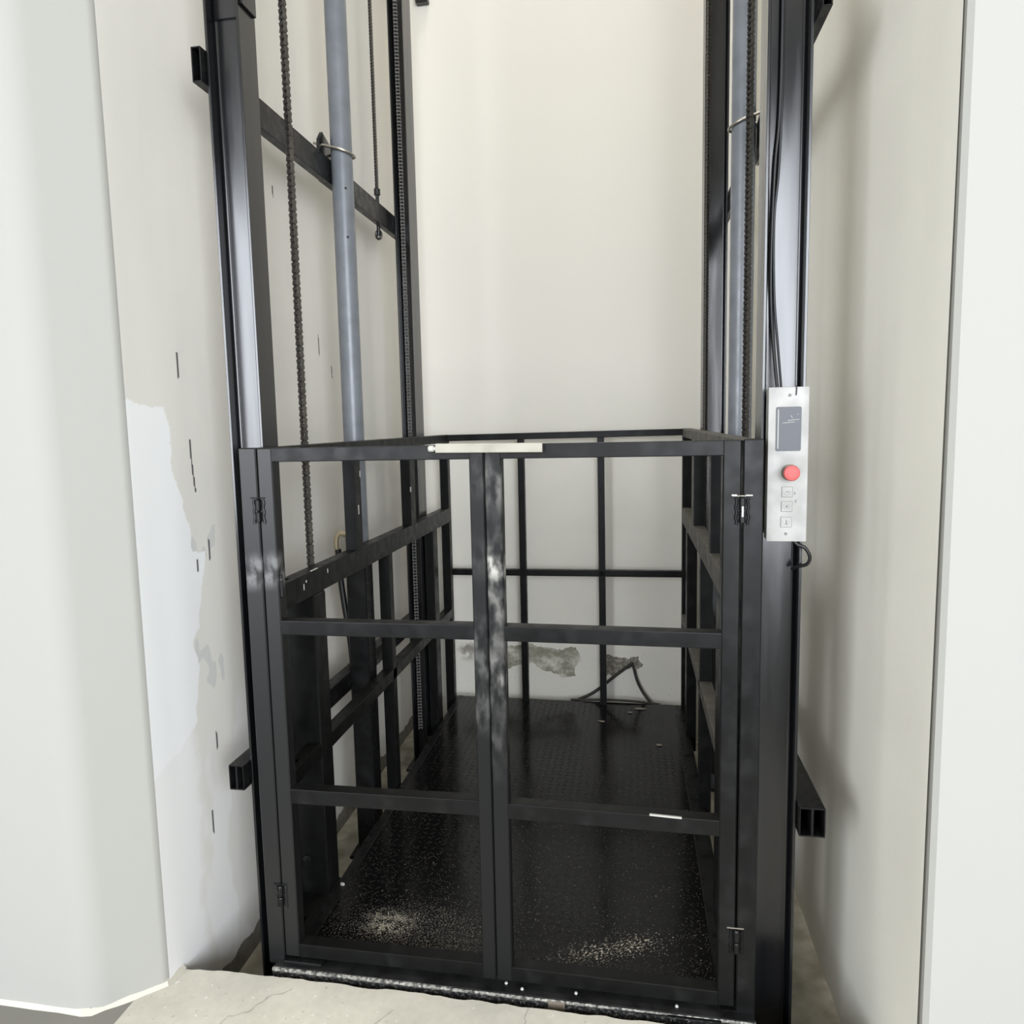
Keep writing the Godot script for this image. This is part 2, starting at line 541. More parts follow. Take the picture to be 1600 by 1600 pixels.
# ------------------------------------------------------------------ room
func wall_grid(st: SurfaceTool, o: Vector3, u: Vector3, v: Vector3, n: Vector3, nu: int, nv: int, amp: float, seed_: int, uv0: Vector2, uv1: Vector2) -> void:
	var f := noise(seed_, 1.0, 2)
	var pt := func(i: int, j: int) -> Vector3:
		var s := float(i) / nu
		var t := float(j) / nv
		var p := o + u * s + v * t
		return p + n * amp * f.get_noise_2d(s * u.length() * 4.5, t * v.length() * 0.35)
	for i in nu:
		for j in nv:
			var ps := [pt.call(i, j), pt.call(i + 1, j), pt.call(i + 1, j + 1), pt.call(i, j + 1)]
			var uv := []
			var ns := []
			for k in [[i, j], [i + 1, j], [i + 1, j + 1], [i, j + 1]]:
				var s := float(k[0]) / nu
				var t := float(k[1]) / nv
				uv.append(Vector2(lerpf(uv0.x, uv1.x, s), lerpf(uv0.y, uv1.y, t)))
				var du: Vector3 = pt.call(k[0] + 1, k[1]) - pt.call(k[0] - 1, k[1])
				var dv: Vector3 = pt.call(k[0], k[1] + 1) - pt.call(k[0], k[1] - 1)
				var nn := du.cross(dv).normalized()
				ns.append(nn if nn.dot(n) > 0.0 else -nn)
			tri(st, [ps[0], ps[1], ps[2]], [ns[0], ns[1], ns[2]], [uv[0], uv[1], uv[2]], n)
			tri(st, [ps[0], ps[2], ps[3]], [ns[0], ns[2], ns[3]], [uv[0], uv[2], uv[3]], n)

func make_room() -> void:
	var h := TOP - PIT
	var hs := SH - PIT
	# left shaft wall
	var st := begin()
	wall_grid(st, Vector3(WL, PIT, -1.85), Vector3(0, 0, 1.957), Vector3(0, h, 0), Vector3.RIGHT, 100, 40, 0.0016, 201, Vector2(0, 4.7 / 4.75), Vector2(1.957 / 3.2, 0))
	span(st, Vector3(WL - 0.22, PIT - 0.2, -2.05), Vector3(WL - 0.005, SH, 0.0), 0.0)
	struct("wall_left", st, M.left_plaster, "cream plaster shaft wall with white filler patch beside the lift", "wall")
	# right shaft wall
	st = begin()
	wall_grid(st, Vector3(WR, PIT, -1.85), Vector3(0, 0, 2.058), Vector3(0, h, 0), Vector3.LEFT, 100, 40, 0.0028, 202, Vector2(0, 1), Vector2(1, 0))
	span(st, Vector3(WR + 0.006, PIT - 0.2, -2.05), Vector3(WR + 0.22, SH, 0.0), 0.0)
	struct("wall_right", st, M.plaster, "shaded cream plaster shaft wall beyond the control panel", "wall")
	# back wall
	st = begin()
	wall_grid(st, Vector3(-0.3, PIT, WB), Vector3(1.7066, 0, 0), Vector3(0, h, 0), Vector3.BACK, 60, 40, 0.0015, 203, Vector2(0, 1.7 / 1.7066), Vector2(1, 1.0 - 4.7 / 1.7066 - 0.0039))
	span(st, Vector3(WL - 0.22, PIT - 0.2, WB - 0.2), Vector3(WR + 0.22, SH, WB - 0.004), 0.0)
	struct("wall_back", st, M.back_plaster, "cream plaster shaft wall with grey cement stains behind the lift cage", "wall")
	# pit floor
	st = begin()
	span(st, Vector3(WL - 0.2, PIT - 0.2, WB - 0.2), Vector3(WR + 0.2, PIT, 0.3), 0.0)
	struct("floor_pit", st, M.pit, "grey cement pit floor around the lift platform", "floor")
	# front slab with a broken front edge
	st = begin()
	var f := noise(204, 9.0, 4)
	var n := 90
	var x0 := WL - 0.05
	var x1 := WR + 0.05
	var edge := []
	for i in n + 1:
		var x := lerpf(x0, x1, float(i) / n)
		var z := 0.051 + 0.007 * f.get_noise_1d(x * 1.3) + 0.010 * clampf((-0.12 - x) / 0.1, 0.0, 1.0)
		edge.append(Vector3(x, -0.002, z))
	for i in n:
		var a: Vector3 = edge[i]
		var b: Vector3 = edge[i + 1]
		var ua := Vector2((a.x + 0.3) / 1.45, 0.0)
		var ub := Vector2((b.x + 0.3) / 1.45, 0.0)
		var za := 1.35
		var a2 := a + Vector3(0, -0.006, -0.004)
		var b2 := b + Vector3(0, -0.006, -0.004)
		quad(st, [a, b, Vector3(b.x, a.y, za), Vector3(a.x, a.y, za)], Vector3.UP, [ua, ub, Vector2(ub.x, 1.75), Vector2(ua.x, 1.75)])
		quad(st, [a, b, b2, a2], Vector3(0, 0.5, -0.8).normalized(), [ua, ub, ub, ua])
		quad(st, [a2, b2, Vector3(b.x, PIT - 0.1, b.z - 0.002), Vector3(a.x, PIT - 0.1, a.z - 0.002)], Vector3.FORWARD, [ua, ub, ub + Vector2(0, 0.3), ua + Vector2(0, 0.3)])
	span(st, Vector3(x0, PIT - 0.1, 0.12), Vector3(x1, -0.02, 1.35), 0.0)
	struct("floor", st, M.slab, "pale cement landing slab with chipped edge before the lift", "floor")
	# mortar left where the landing meets the jamb
	st = begin()
	var foot := []
	for i in 4:
		foot.append([Vector3(WL, 0, lerpf(0.055, 0.11, i / 3.0)), Vector3(1, 0, 0)])
	for i in 7:
		foot.append([Vector3(WL - 0.004 - i * 0.0193, 0, 0.11 + i * 0.0178), Vector3(0.68, 0, 0.73)])
	for i in 12:
		foot.append([Vector3(WL - 0.14 - i * 0.06, 0, 0.217), Vector3(0, 0, 1)])
	for i in foot.size() - 1:
		var rings := []
		for k in 2:
			var q: Vector3 = foot[i + k][0]
			var o: Vector3 = foot[i + k][1]
			var w := 0.004 + 0.008 * absf(f.get_noise_1d((i + k) * 0.21 + 30.0))
			rings.append([q - o * 0.006 + Vector3.UP * w * 1.5, q + o * w * 0.5 + Vector3.UP * w * 0.55, q + o * w * 1.5 + Vector3.DOWN * 0.004])
		var out: Vector3 = foot[i][1]
		for k in 2:
			quad(st, [rings[0][k], rings[0][k + 1], rings[1][k + 1], rings[1][k]], (out + Vector3.UP).normalized())
	struct("trim_1", st, M.slab, "rough mortar fillet between landing slab and left jamb", "mortar")
	# the hall behind the viewer: it lets the daylight in
	st = begin()
	span(st, Vector3(-5, -0.2, 1.35), Vector3(5.2, -0.002, 5.2), 0.0)
	span(st, Vector3(-5, -0.2, 0.1), Vector3(WL - 0.05, -0.002, 1.35), 0.0)
	span(st, Vector3(WR + 0.05, -0.2, JAMB - 0.02), Vector3(5.2, -0.002, 1.35), 0.0)
	struct("floor_hall", st, M.hall_floor, "plain concrete hall floor in front of the shaft", "floor")
	st = begin()
	span(st, Vector3(-5.2, TOP, JAMB - 0.1), Vector3(5.4, TOP + 0.2, 5.4), 0.0)
	struct("ceiling", st, M.concrete, "plain concrete ceiling over shaft and hall", "ceiling")
	# the shaft goes on up past the next floors to a rooflight
	st = begin()
	span(st, Vector3(WL - 0.22, TOP, 0.1), Vector3(WR + 0.22, SH, 0.3), 0.0)
	struct("wall_shaft_front", st, M.plaster, "plaster shaft wall above the landing opening", "wall")
	st = begin()
	for q in [[WL - 0.22, ROOF.position.x, -2.05, 0.3], [ROOF.end.x, WR + 0.22, -2.05, 0.3], [ROOF.position.x, ROOF.end.x, -2.05, ROOF.position.y], [ROOF.position.x, ROOF.end.x, ROOF.end.y, 0.3]]:
		span(st, Vector3(q[0], SH, q[2]), Vector3(q[1], SH + 0.2, q[3]), 0.0)
	struct("ceiling_shaft", st, M.concrete, "concrete shaft head with a rooflight opening", "ceiling")
	st = begin()
	var jamb := rounded([Vector2(-5.2, 0.0), Vector2(WL - 0.003, 0.0), Vector2(WL - 0.003, 0.11), Vector2(WL - 0.12, 0.217), Vector2(-5.2, 0.217)], [0.0, 0.0, 0.012, 0.04, 0.0], 6)
	extrude(st, jamb, Vector3(0, -0.2, 0), Vector3(0, TOP, 0), Vector3.RIGHT, Vector3.BACK)
	span(st, Vector3(WR + 0.005, -0.2, 0.0), Vector3(5.4, TOP, JAMB), 0.008)
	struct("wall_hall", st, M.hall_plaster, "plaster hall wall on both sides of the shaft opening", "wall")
	st = begin()
	span(st, Vector3(-5.2, -0.2, 0.16), Vector3(-5, TOP, 5.4), 0.0)
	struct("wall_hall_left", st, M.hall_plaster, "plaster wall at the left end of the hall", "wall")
	st = begin()
	span(st, Vector3(5.2, -0.2, JAMB), Vector3(5.4, TOP, 5.4), 0.0)
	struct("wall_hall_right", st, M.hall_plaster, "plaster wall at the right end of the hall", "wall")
	# front wall with two daylight openings
	st = begin()
	var wa := OPEN_A
	var wb := OPEN_B
	for r in [[-5.0, wa.position.x, -0.2, TOP], [wa.end.x, wb.position.x, -0.2, TOP], [wb.end.x, 5.2, -0.2, TOP], [wa.position.x, wa.end.x, -0.2, wa.position.y], [wa.position.x, wa.end.x, wa.end.y, TOP], [wb.position.x, wb.end.x, -0.2, wb.position.y], [wb.position.x, wb.end.x, wb.end.y, TOP]]:
		if r[1] - r[0] > 0.01 and r[3] - r[2] > 0.01:
			span(st, Vector3(r[0], r[2], 5.2), Vector3(r[1], r[3], 5.4), 0.0)
	struct("wall_front", st, M.hall_plaster, "plaster hall wall with two daylight openings behind the viewer", "wall")

var ROOF_E := 11.0
var ROOF := Rect2(0.05, -1.6, 1.25, 1.6)
var OPEN_A := Rect2(-4.4, 0.5, 3.4, 3.1)
var OPEN_B := Rect2(1.1, 0.3, 3.95, 3.3)

func daylight(r: Rect2, energy: float, c: Color) -> void:
	var l := AreaLight3D.new()
	l.name = numbered("window_daylight")
	l.area_size = r.size
	l.area_normalize_energy = false
	l.light_energy = energy
	l.light_color = c
	l.shadow_enabled = true
	l.area_range = 20.0
	l.position = Vector3(r.get_center().x, r.get_center().y, 5.16)
	add_child(l, true)

# ------------------------------------------------------------------ lift parts
func h_profile(w: float, d: float) -> PackedVector2Array:
	# web across x, flanges along z; (x, z) centred
	var x := w * 0.5
	var z := d * 0.5
	var tf := 0.0065
	var tw := 0.003
	var p := [Vector2(-x, -z), Vector2(-x + tf, -z), Vector2(-x + tf, -tw), Vector2(x - tf, -tw), Vector2(x - tf, -z), Vector2(x, -z), Vector2(x, z), Vector2(x - tf, z), Vector2(x - tf, tw), Vector2(-x + tf, tw), Vector2(-x + tf, z), Vector2(-x, z)]
	return rounded(p, [0.001, 0.002, 0.009, 0.009, 0.002, 0.001, 0.001, 0.002, 0.009, 0.009, 0.002, 0.001], 4)

func column(label: String, x0: float, x1: float, zf: float, d: float) -> Node3D:
	var t := thing("guide_column", label, "column", Vector3((x0 + x1) * 0.5, PIT, zf - d * 0.5), "black steel guide columns")
	var st := begin()
	var c := Vector3((x0 + x1) * 0.5, PIT + 0.01, zf - d * 0.5)
	extrude(st, h_profile(x1 - x0, d), c, Vector3(c.x, SH - 0.05, c.z), Vector3.RIGHT, Vector3.BACK)
	obj("section", st, M.steel_dark, t)
	st = begin()
	cbox(st, c + Vector3(0, -0.003, 0), Vector3(x1 - x0 + 0.06, 0.012, d + 0.05), 0.002)
	obj("base_plate", st, M.steel_dark, t)
	return t

func hollow(st: SurfaceTool, lo: Vector3, hi: Vector3, divider: bool) -> void:
	# open steel tube along z
	var t := 0.003
	span(st, Vector3(lo.x, hi.y - t, lo.z), hi, 0.0008)
	span(st, lo, Vector3(hi.x, lo.y + t, hi.z), 0.0008)
	span(st, Vector3(lo.x, lo.y + t, lo.z), Vector3(lo.x + t, hi.y - t, hi.z), 0.0008)
	span(st, Vector3(hi.x - t, lo.y + t, lo.z), Vector3(hi.x, hi.y - t, hi.z), 0.0008)
	if divider:
		var m := (lo.x + hi.x) * 0.5
		span(st, Vector3(m - t, lo.y + t, lo.z), Vector3(m + t, hi.y - t, hi.z), 0.0008)

func tie_beam(label: String, lo: Vector3, hi: Vector3, divider := true) -> Node3D:
	var t := thing("tie_beam", label, "beam", Vector3((lo.x + hi.x) * 0.5, lo.y, (lo.z + hi.z) * 0.5), "side tie beams between the guide columns")
	var st := begin()
	hollow(st, lo, hi, divider)
	obj("tube", st, M.steel, t)
	return t

func make_links() -> void:
	# one pitch of a roller chain, 16 mm, pins along x, plates in the y-z plane
	var pl := func(st: SurfaceTool, x: float, th: float) -> void:
		var prof := PackedVector2Array()
		for i in 9:
			var a := -PI * 0.5 + PI * (0.12 + 0.76 * i / 8.0) + PI * 0.5
			prof.append(Vector2(cos(a) * 0.0072, 0.008 + sin(a) * 0.0072))
		prof.append(Vector2(-0.0044, 0))
		for i in 9:
			var a := PI + PI * (0.12 + 0.76 * i / 8.0)
			prof.append(Vector2(cos(a) * 0.0072, -0.008 + sin(a) * 0.0072))
		prof.append(Vector2(0.0044, 0))
		extrude(st, prof, Vector3(x - th * 0.5, 0, 0), Vector3(x + th * 0.5, 0, 0), Vector3.BACK, Vector3.UP)
	var a := begin()
	for x in [-0.0085, 0.0085]:
		pl.call(a, x, 0.0022)
	for y in [-0.008, 0.008]:
		tube(a, [Vector3(-0.0115, y, 0), Vector3(0.0115, y, 0)], 0.0027, 8)
	link_outer = a.commit()
	var b := begin()
	for x in [-0.0058, 0.0058]:
		pl.call(b, x, 0.0022)
	for y in [-0.008, 0.008]:
		tube(b, [Vector3(-0.0046, y, 0), Vector3(0.0046, y, 0)], 0.0052, 10)
	link_inner = b.commit()

func chain(label: String, at: Vector3, y0: float, y1: float, turn: float, scale: float, single: bool) -> Node3D:
	var t := thing("lift_chain", label, "chain", Vector3(at.x, y0, at.z), "lifting chains of the goods lift")
	var pitch := 0.016 * scale
	var n := int((y1 - y0) / pitch)
	var basis := Basis(Vector3.UP, turn).scaled(Vector3.ONE * scale)
	if single:
		for i in n:
			var o := MeshInstance3D.new()
			o.mesh = link_outer if i % 2 == 0 else link_inner
			o.material_override = M.chain if i % 2 == 0 else M.chain_dark
			o.name = "link" if i == 0 else "link_%03d" % i
			o.transform = Transform3D(basis, Vector3(0, pitch * (i + 0.5), 0))
			t.add_child(o, true)
	else:
		for k in 2:
			var mm := MultiMesh.new()
			mm.transform_format = MultiMesh.TRANSFORM_3D
			mm.mesh = link_outer if k == 0 else link_inner
			mm.instance_count = (n + 1 - k) / 2
			for i in mm.instance_count:
				mm.set_instance_transform(i, Transform3D(basis, Vector3(0, pitch * (2 * i + k + 0.5), 0)))
			var o := MultiMeshInstance3D.new()
			o.multimesh = mm
			o.material_override = M.chain if k == 0 else M.chain_dark
			o.name = "outer_links" if k == 0 else "inner_links"
			o.set_meta("kind", "stuff")
			t.add_child(o, true)
	return t

func hinge(parent: Node3D, x: float, y: float) -> void:
	var st := begin()
	lathe(st, Vector3(x, y - 0.026, 0.004), Vector3.UP, [Vector2(0, 0), Vector2(0.0055, 0.0005), Vector2(0.006, 0.002), Vector2(0.006, 0.022), Vector2(0.005, 0.024), Vector2(0, 0.0242)], 12)
	lathe(st, Vector3(x, y, 0.004), Vector3.UP, [Vector2(0, 0), Vector2(0.005, 0.0003), Vector2(0.006, 0.002), Vector2(0.006, 0.024), Vector2(0.0045, 0.027), Vector2(0, 0.0275)], 12)
	var h := obj("hinge", st, M.steel, parent)
	for side in [-1.0, 1.0]:
		st = begin()
		var pts := []
		for i in 9:
			pts.append(Vector3(x + side * (0.0115 + 0.0015 * sin(i * 2.1 + x * 9.0)), y - 0.03 + i * 0.007, 0.0))
		tube(st, pts, 0.0034, 6)
		obj("weld_bead", st, M.smear_grey if x < 0.5 else M.cage, h)
	st = begin()
	span(st, Vector3(x - 0.02, y + 0.028, -0.001), Vector3(x + 0.016, y + 0.0305, 0.0035), 0.001)
	obj("weld_line", st, M.zinc if x > 0.5 else M.steel, h)
	if x > 0.5 and y > 1.0:
		for q in [[-0.016, 0.031, 0.011, 0.003], [0.013, 0.0305, 0.014, 0.003], [0.0, -0.002, 0.004, 0.022]]:
			st = begin()
			cbox(st, Vector3(x + q[0], y + q[1], 0.0095 if q[0] == 0.0 else 0.0035), Vector3(q[2], q[3], 0.0012), 0.0004)
			obj("paint_scrape", st, M.white_paint, h)

func gate_leaf(label: String, x0: float, x1: float, left: bool) -> void:
	var t := thing("gate_leaf", label, "gate", Vector3(x0 if left else x1, 0.012, -0.017), "two gate leaves of the lift")
	var yb := 0.012
	var yt := 1.25
	var out_w := 0.036
	var in_w := 0.032 if left else 0.036
	var d := 0.035
	var lw := out_w if left else in_w
	var rw := in_w if left else out_w
	var st := begin()
	span(st, Vector3(x0, yb, -d), Vector3(x0 + lw, yt, 0), 0.0025)
	obj("stile", st, M.smear_grey if left else M.smear_heavy, t)
	st = begin()
	span(st, Vector3(x1 - rw, yb, -d), Vector3(x1, yt, 0), 0.0025)
	obj("stile", st, M.smear_light if left else M.cage, t)
	var e := 0.0 if left else 1.0
	for r in [[1.2185, 1.2495, 0.0], [0.8185, 0.8525, 0.002], [0.4075, 0.4435, 0.004], [0.012, 0.0465, 0.003]]:
		st = begin()
		var a := Vector3(x0 + lw - 0.001, (r[0] + r[1]) * 0.5, -d * 0.5 - 0.0008)
		var b := Vector3(x1 - rw + 0.001, a.y, a.z)
		if left:
			a.y -= r[2] * 0.5
			b.y += r[2] * 0.5
		else:
			b.y -= r[2]
		bar(st, a, b, d - 0.0016, r[1] - r[0], Vector3.UP, 0.0025)
		obj("rail", st, M.cage, t)
	# weld scar and scraped paint
	if not left:
		st = begin()
		bar(st, Vector3(0.872, 0.4415, -0.004), Vector3(0.94, 0.4395, -0.003), 0.006, 0.0032, Vector3.UP, 0.0008)
		var sc := obj("paint_scrape", st, M.white_paint, t)
		sc.set_meta("label", "white scrape on the lower middle rail")
	st = begin()
	if left:
		span(st, Vector3(0.036, 0.905, -0.012), Vector3(0.042, 0.96, -0.004), 0.003)
		obj("weld_scar", st, M.smear_grey, t)

func fixed_post(parent: Node3D, x0: float, x1: float, m: Material) -> MeshInstance3D:
	var st := begin()
	span(st, Vector3(x0, -0.012, -0.042), Vector3(x1, 1.251, 0.0), 0.0025)
	return obj("gate_post", st, m, parent)

func make_cage() -> void:
	var t := thing("lift_cage", "black steel lift cage with open barred sides and tread plate platform", "lift cage", Vector3(CW * 0.5, 0, CZ * 0.5))
	var st := begin()
	# platform: tread plate between two edge angles
	var floor_mesh := obj("floor_plate", plate_uv(Vector3(0.036, 0, CZ), Vector3(CW - 0.03, 0, 0.024)), M.tread, t)
	st = begin()
	var r := RandomNumberGenerator.new()
	r.seed = 5
	# raised treads, alternating left and right slanting
	var row := 0
	var z := 0.012
	while z > CZ + 0.02:
		var col := 0
		var x := 0.05 + (0.0 if row % 2 == 0 else 0.0)
		while x < CW - 0.045:
			var turn := PI * 0.25 if (row + col) % 2 == 0 else -PI * 0.25
			lug(st, Vector3(x, 0, z), turn)
			x += 0.026
			col += 1
		z -= 0.026
		row += 1
	var lugs := obj("tread_lugs", st, M.lug, floor_mesh)
	lugs.set_meta("kind", "stuff")
	for e in [[0.005, 0.036], [CW - 0.03, CW + 0.02]]:
		st = begin()
		span(st, Vector3(e[0], -0.05, CZ), Vector3(e[1], 0.0015, 0.0), 0.002)
		obj("edge_angle", st, M.steel, t)
	# sill: front edge angle with a rounded nose
	st = begin()
	bar(st, Vector3(-0.022, -0.0045, 0.0245), Vector3(CW + 0.042, -0.0045, 0.0185), 0.009, 0.009, Vector3.UP, 0.004)
	var sill := obj("sill", st, M.sill_dust_sheen, t)
	st = begin()
	bar(st, Vector3(-0.022, -0.03, 0.0255), Vector3(CW + 0.042, -0.03, 0.0195), 0.006, 0.042, Vector3.UP, 0.001)
	obj("sill_apron", st, M.sill, t)
	st = begin()
	cbox(st, Vector3(0.666, -0.014, 0.0262), Vector3(0.038, 0.022, 0.0012), 0.0004, Transform3D())
	obj("cement_smear", st, M.rust, sill)
	st = begin()
	span(st, Vector3(-0.02, -0.007, -0.036), Vector3(CW + 0.04, 0.0012, 0.022), 0.0004)
	obj("threshold_plate", st, M.tread_plain, t)
	for zz in [-0.3, -0.9, -1.5]:
		st = begin()
		span(st, Vector3(0.01, -0.07, zz - 0.03), Vector3(CW - 0.01, -0.008, zz + 0.03), 0.002)
		obj("cross_member", st, M.steel, t)
	# back frame
	var zb := -1.737
	st = begin()
	bar(st, Vector3(-0.0, 1.240, zb), Vector3(CW + 0.0, 1.247, zb), 0.034, 0.029)
	obj("top_rail", st, M.cage, t)
	st = begin()
	bar(st, Vector3(0.004, 0.613, zb), Vector3(CW, 0.617, zb), 0.03, 0.029)
	obj("back_rail", st, M.cage, t)
	for x in [[0.340, 0.3415], [0.700, 0.7045]]:
		st = begin()
		bar(st, Vector3(x[1], 0.0, zb), Vector3(x[0], 1.23, zb), 0.03, 0.03, Vector3.BACK)
		obj("bar", st, M.cage, t)
	for s in [0, 1]:
		var x0 := -0.02 if s == 0 else CW + 0.02
		var carriage := -0.0575 if s == 0 else CW + 0.0475
		# corner posts
		st = begin()
		bar(st, Vector3(x0, -0.065, -1.735), Vector3(x0, 1.235, -1.735), 0.04, 0.04, Vector3.BACK)
		obj("corner_post", st, M.cage, t)
		var rail_mat: Material = M.cage if s == 0 else M.lit_dusty  # right rails take the steel with wall light in its colour
		# rails along the side
		st = begin()
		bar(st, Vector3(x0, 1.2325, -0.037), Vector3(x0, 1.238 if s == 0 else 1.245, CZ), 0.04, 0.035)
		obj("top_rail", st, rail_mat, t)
		st = begin()
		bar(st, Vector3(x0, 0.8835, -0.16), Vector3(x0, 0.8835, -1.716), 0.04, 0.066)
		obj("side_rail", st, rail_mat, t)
		var tab := -0.009 if s == 0 else CW + 0.009
		for q in [[0.8835, 0.066], [0.4175, 0.042]]:
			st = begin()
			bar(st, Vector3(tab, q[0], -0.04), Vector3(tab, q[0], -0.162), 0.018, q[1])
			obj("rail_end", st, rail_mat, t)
		for seg in [[-0.16, -0.255], [-0.33, -1.716]]:
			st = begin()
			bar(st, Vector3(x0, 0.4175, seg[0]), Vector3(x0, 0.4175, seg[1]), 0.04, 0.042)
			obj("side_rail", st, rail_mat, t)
		for p in [[-0.58, -0.628], [-1.14, -1.2]]:
			st = begin()
			bar(st, Vector3(x0, 0.916, (p[0] + p[1]) * 0.5), Vector3(x0, 1.217, (p[0] + p[1]) * 0.5), p[0] - p[1], 0.04, Vector3.RIGHT)
			obj("bar", st, M.cage, t)
		for p in [[-0.86, -0.9], [-1.43, -1.5]]:
			st = begin()
			bar(st, Vector3(x0, -0.065, (p[0] + p[1]) * 0.5), Vector3(x0, 0.851, (p[0] + p[1]) * 0.5), p[0] - p[1], 0.04, Vector3.RIGHT)
			obj("bar", st, M.cage, t)
		# foot of the roller carriage, flush with the platform
		st = begin()
		var fa := -0.115 if s == 0 else CW + 0.003
		span(st, Vector3(fa, -0.06, -0.335), Vector3(fa + 0.1195, -0.0015, -0.16), 0.003)
		obj("carriage_foot", st, M.cage, t)
		st = begin()
		var fb := -0.019 if s == 0 else CW + 0.021
		span(st, Vector3(fb, -0.06, -0.16), Vector3(fb + 0.0225, -0.0012, -0.034), 0.002)
		obj("edge_filler", st, M.cage, t)
		# roller carriages that run on the columns
		for p in [[-0.255, -0.33]]:
			st = begin()
			span(st, Vector3(carriage - 0.0575, -0.03, p[1]), Vector3(carriage + 0.0575, 0.85, p[0]), 0.004)
			var c := obj("roller_carriage", st, M.cage, t)
			for y in [0.1, 0.76]:
				st = begin()
				lathe(st, Vector3(carriage, y, p[0] - 0.003), Vector3.BACK, [Vector2(0.012, 0), Vector2(0.012, 0.009), Vector2(0.006, 0.011), Vector2(0, 0.011)], 6)
				obj("bolt", st, M.steel, c)
	# splashes of white paint on the bars
	var splash := [[Vector3(-0.0005, 1.15, -0.622), Vector3(0.0025, 0.02, 0.007)], [Vector3(-0.0005, 1.04, -0.6), Vector3(0.0025, 0.03, 0.007)], [Vector3(-0.0005, 1.055, -1.14), Vector3(0.0025, 0.02, 0.009)], [Vector3(-0.003, 0.917, -0.27), Vector3(0.005, 0.002, 0.04)], [Vector3(0.0002, 0.898, -0.35), Vector3(0.0015, 0.012, 0.004)], [Vector3(0.0002, 0.885, -0.2), Vector3(0.0015, 0.016, 0.004)], [Vector3(0.0002, 0.897, -0.215), Vector3(0.0015, 0.006, 0.005)]]
	for p in splash:
		st = begin()
		cbox(st, p[0], p[1], 0.001)
		var pp := obj("paint_splash", st, M.white_paint, t)
		pp.set_meta("label", "white paint splash on black steel")

func plate_uv(lo: Vector3, hi: Vector3) -> SurfaceTool:
	var st := begin()
	span(st, Vector3(lo.x, -0.008, lo.z), Vector3(hi.x, -0.003, hi.z), 0.0)
	var uv := func(p: Vector3) -> Vector2:
		return Vector2(p.x * 600.0 / 640.0, (0.03 - p.z) * 600.0 / 1088.0)
	var a := Vector3(lo.x, 0, lo.z)
	var b := Vector3(hi.x, 0, lo.z)
	var c := Vector3(hi.x, 0, hi.z)
	var d := Vector3(lo.x, 0, hi.z)
	# slightly dished plate
	var f := noise(301, 2.2, 2)
	var nx := 24
	var nz := 40
	var pt := func(i: int, j: int) -> Vector3:
		var p := Vector3(lerpf(lo.x, hi.x, float(i) / nx), 0, lerpf(lo.z, hi.z, float(j) / nz))
		p.y = 0.0008 * f.get_noise_2d(p.x, p.z)
		return p
	for i in nx:
		for j in nz:
			var ps := []
			var us := []
			var ns := []
			for k in [[i, j], [i + 1, j], [i + 1, j + 1], [i, j + 1]]:
				var p: Vector3 = pt.call(k[0], k[1])
				ps.append(p)
				us.append(uv.call(p))
				var du: Vector3 = pt.call(k[0] + 1, k[1]) - pt.call(k[0] - 1, k[1])
				var dv: Vector3 = pt.call(k[0], k[1] + 1) - pt.call(k[0], k[1] - 1)
				ns.append(dv.cross(du).normalized())
			tri(st, [ps[0], ps[1], ps[2]], [ns[0], ns[1], ns[2]], [us[0], us[1], us[2]], Vector3.UP)
			tri(st, [ps[0], ps[2], ps[3]], [ns[0], ns[2], ns[3]], [us[0], us[2], us[3]], Vector3.UP)
	return st

func lug(st: SurfaceTool, c: Vector3, turn: float) -> void:
	var d := Vector3(cos(turn), 0, sin(turn))
	var s := Vector3(-d.z, 0, d.x)
	var l := 0.0115
	var w := 0.0026
	var h := 0.0005
	var uv := Vector2(c.x * 600.0 / 640.0, (0.03 - c.z) * 600.0 / 1088.0)
	var us := [uv, uv, uv]
	var a := c + d * l
	var b := c - d * l
	var m0 := c + s * w
	var m1 := c - s * w
	var t0 := c + d * l * 0.55 + Vector3.UP * h
	var t1 := c - d * l * 0.55 + Vector3.UP * h
	for f in [[a, m0, t0], [m0, t1, t0], [m0, b, t1], [b, m1, t1], [m1, t0, t1], [m1, a, t0]]:
		var n: Vector3 = (f[1] - f[0]).cross(f[2] - f[0]).normalized()
		if n.y < 0.0:
			n = -n
		tri(st, f, [n, n, n], us, n)

func ram(label: String, x: float, z: float) -> void:
	var t := thing("hydraulic_cylinder", label, "hydraulic cylinder", Vector3(x, PIT, z), "grey hydraulic cylinders of the lift")
	var st := begin()
	lathe(st, Vector3(x, 0.86, z), Vector3.UP, [Vector2(0, 0), Vector2(0.032, 0), Vector2(0.034, 0.002), Vector2(0.034, TOP - 0.95)], 32)
	obj("tube", st, M.ram, t)
	st = begin()
	lathe(st, Vector3(x, 0.845, z), Vector3.UP, [Vector2(0, 0), Vector2(0.042, 0), Vector2(0.044, 0.003), Vector2(0.044, 0.034), Vector2(0.041, 0.037), Vector2(0.034, 0.038)], 32)
	obj("foot_collar", st, M.steel_dark, t)
	st = begin()
	span(st, Vector3(x - 0.036, PIT + 0.012, z - 0.034), Vector3(x + 0.034, 0.845, z + 0.036), 0.004)
	span(st, Vector3(x - 0.06, PIT, z - 0.06), Vector3(x + 0.06, PIT + 0.012, z + 0.06), 0.002)
	obj("pedestal", st, M.steel, t)
	for y in [1.16, 1.9, 2.05]:
		st = begin()
		lathe(st, Vector3(x + 0.02, y, z + 0.0275), Vector3(0.6, 0, 0.8), [Vector2(0.004, 0), Vector2(0.003, 0.0006), Vector2(0, 0.0007)], 7)
		obj("scratch_mark", st, M.steel_dark, t)

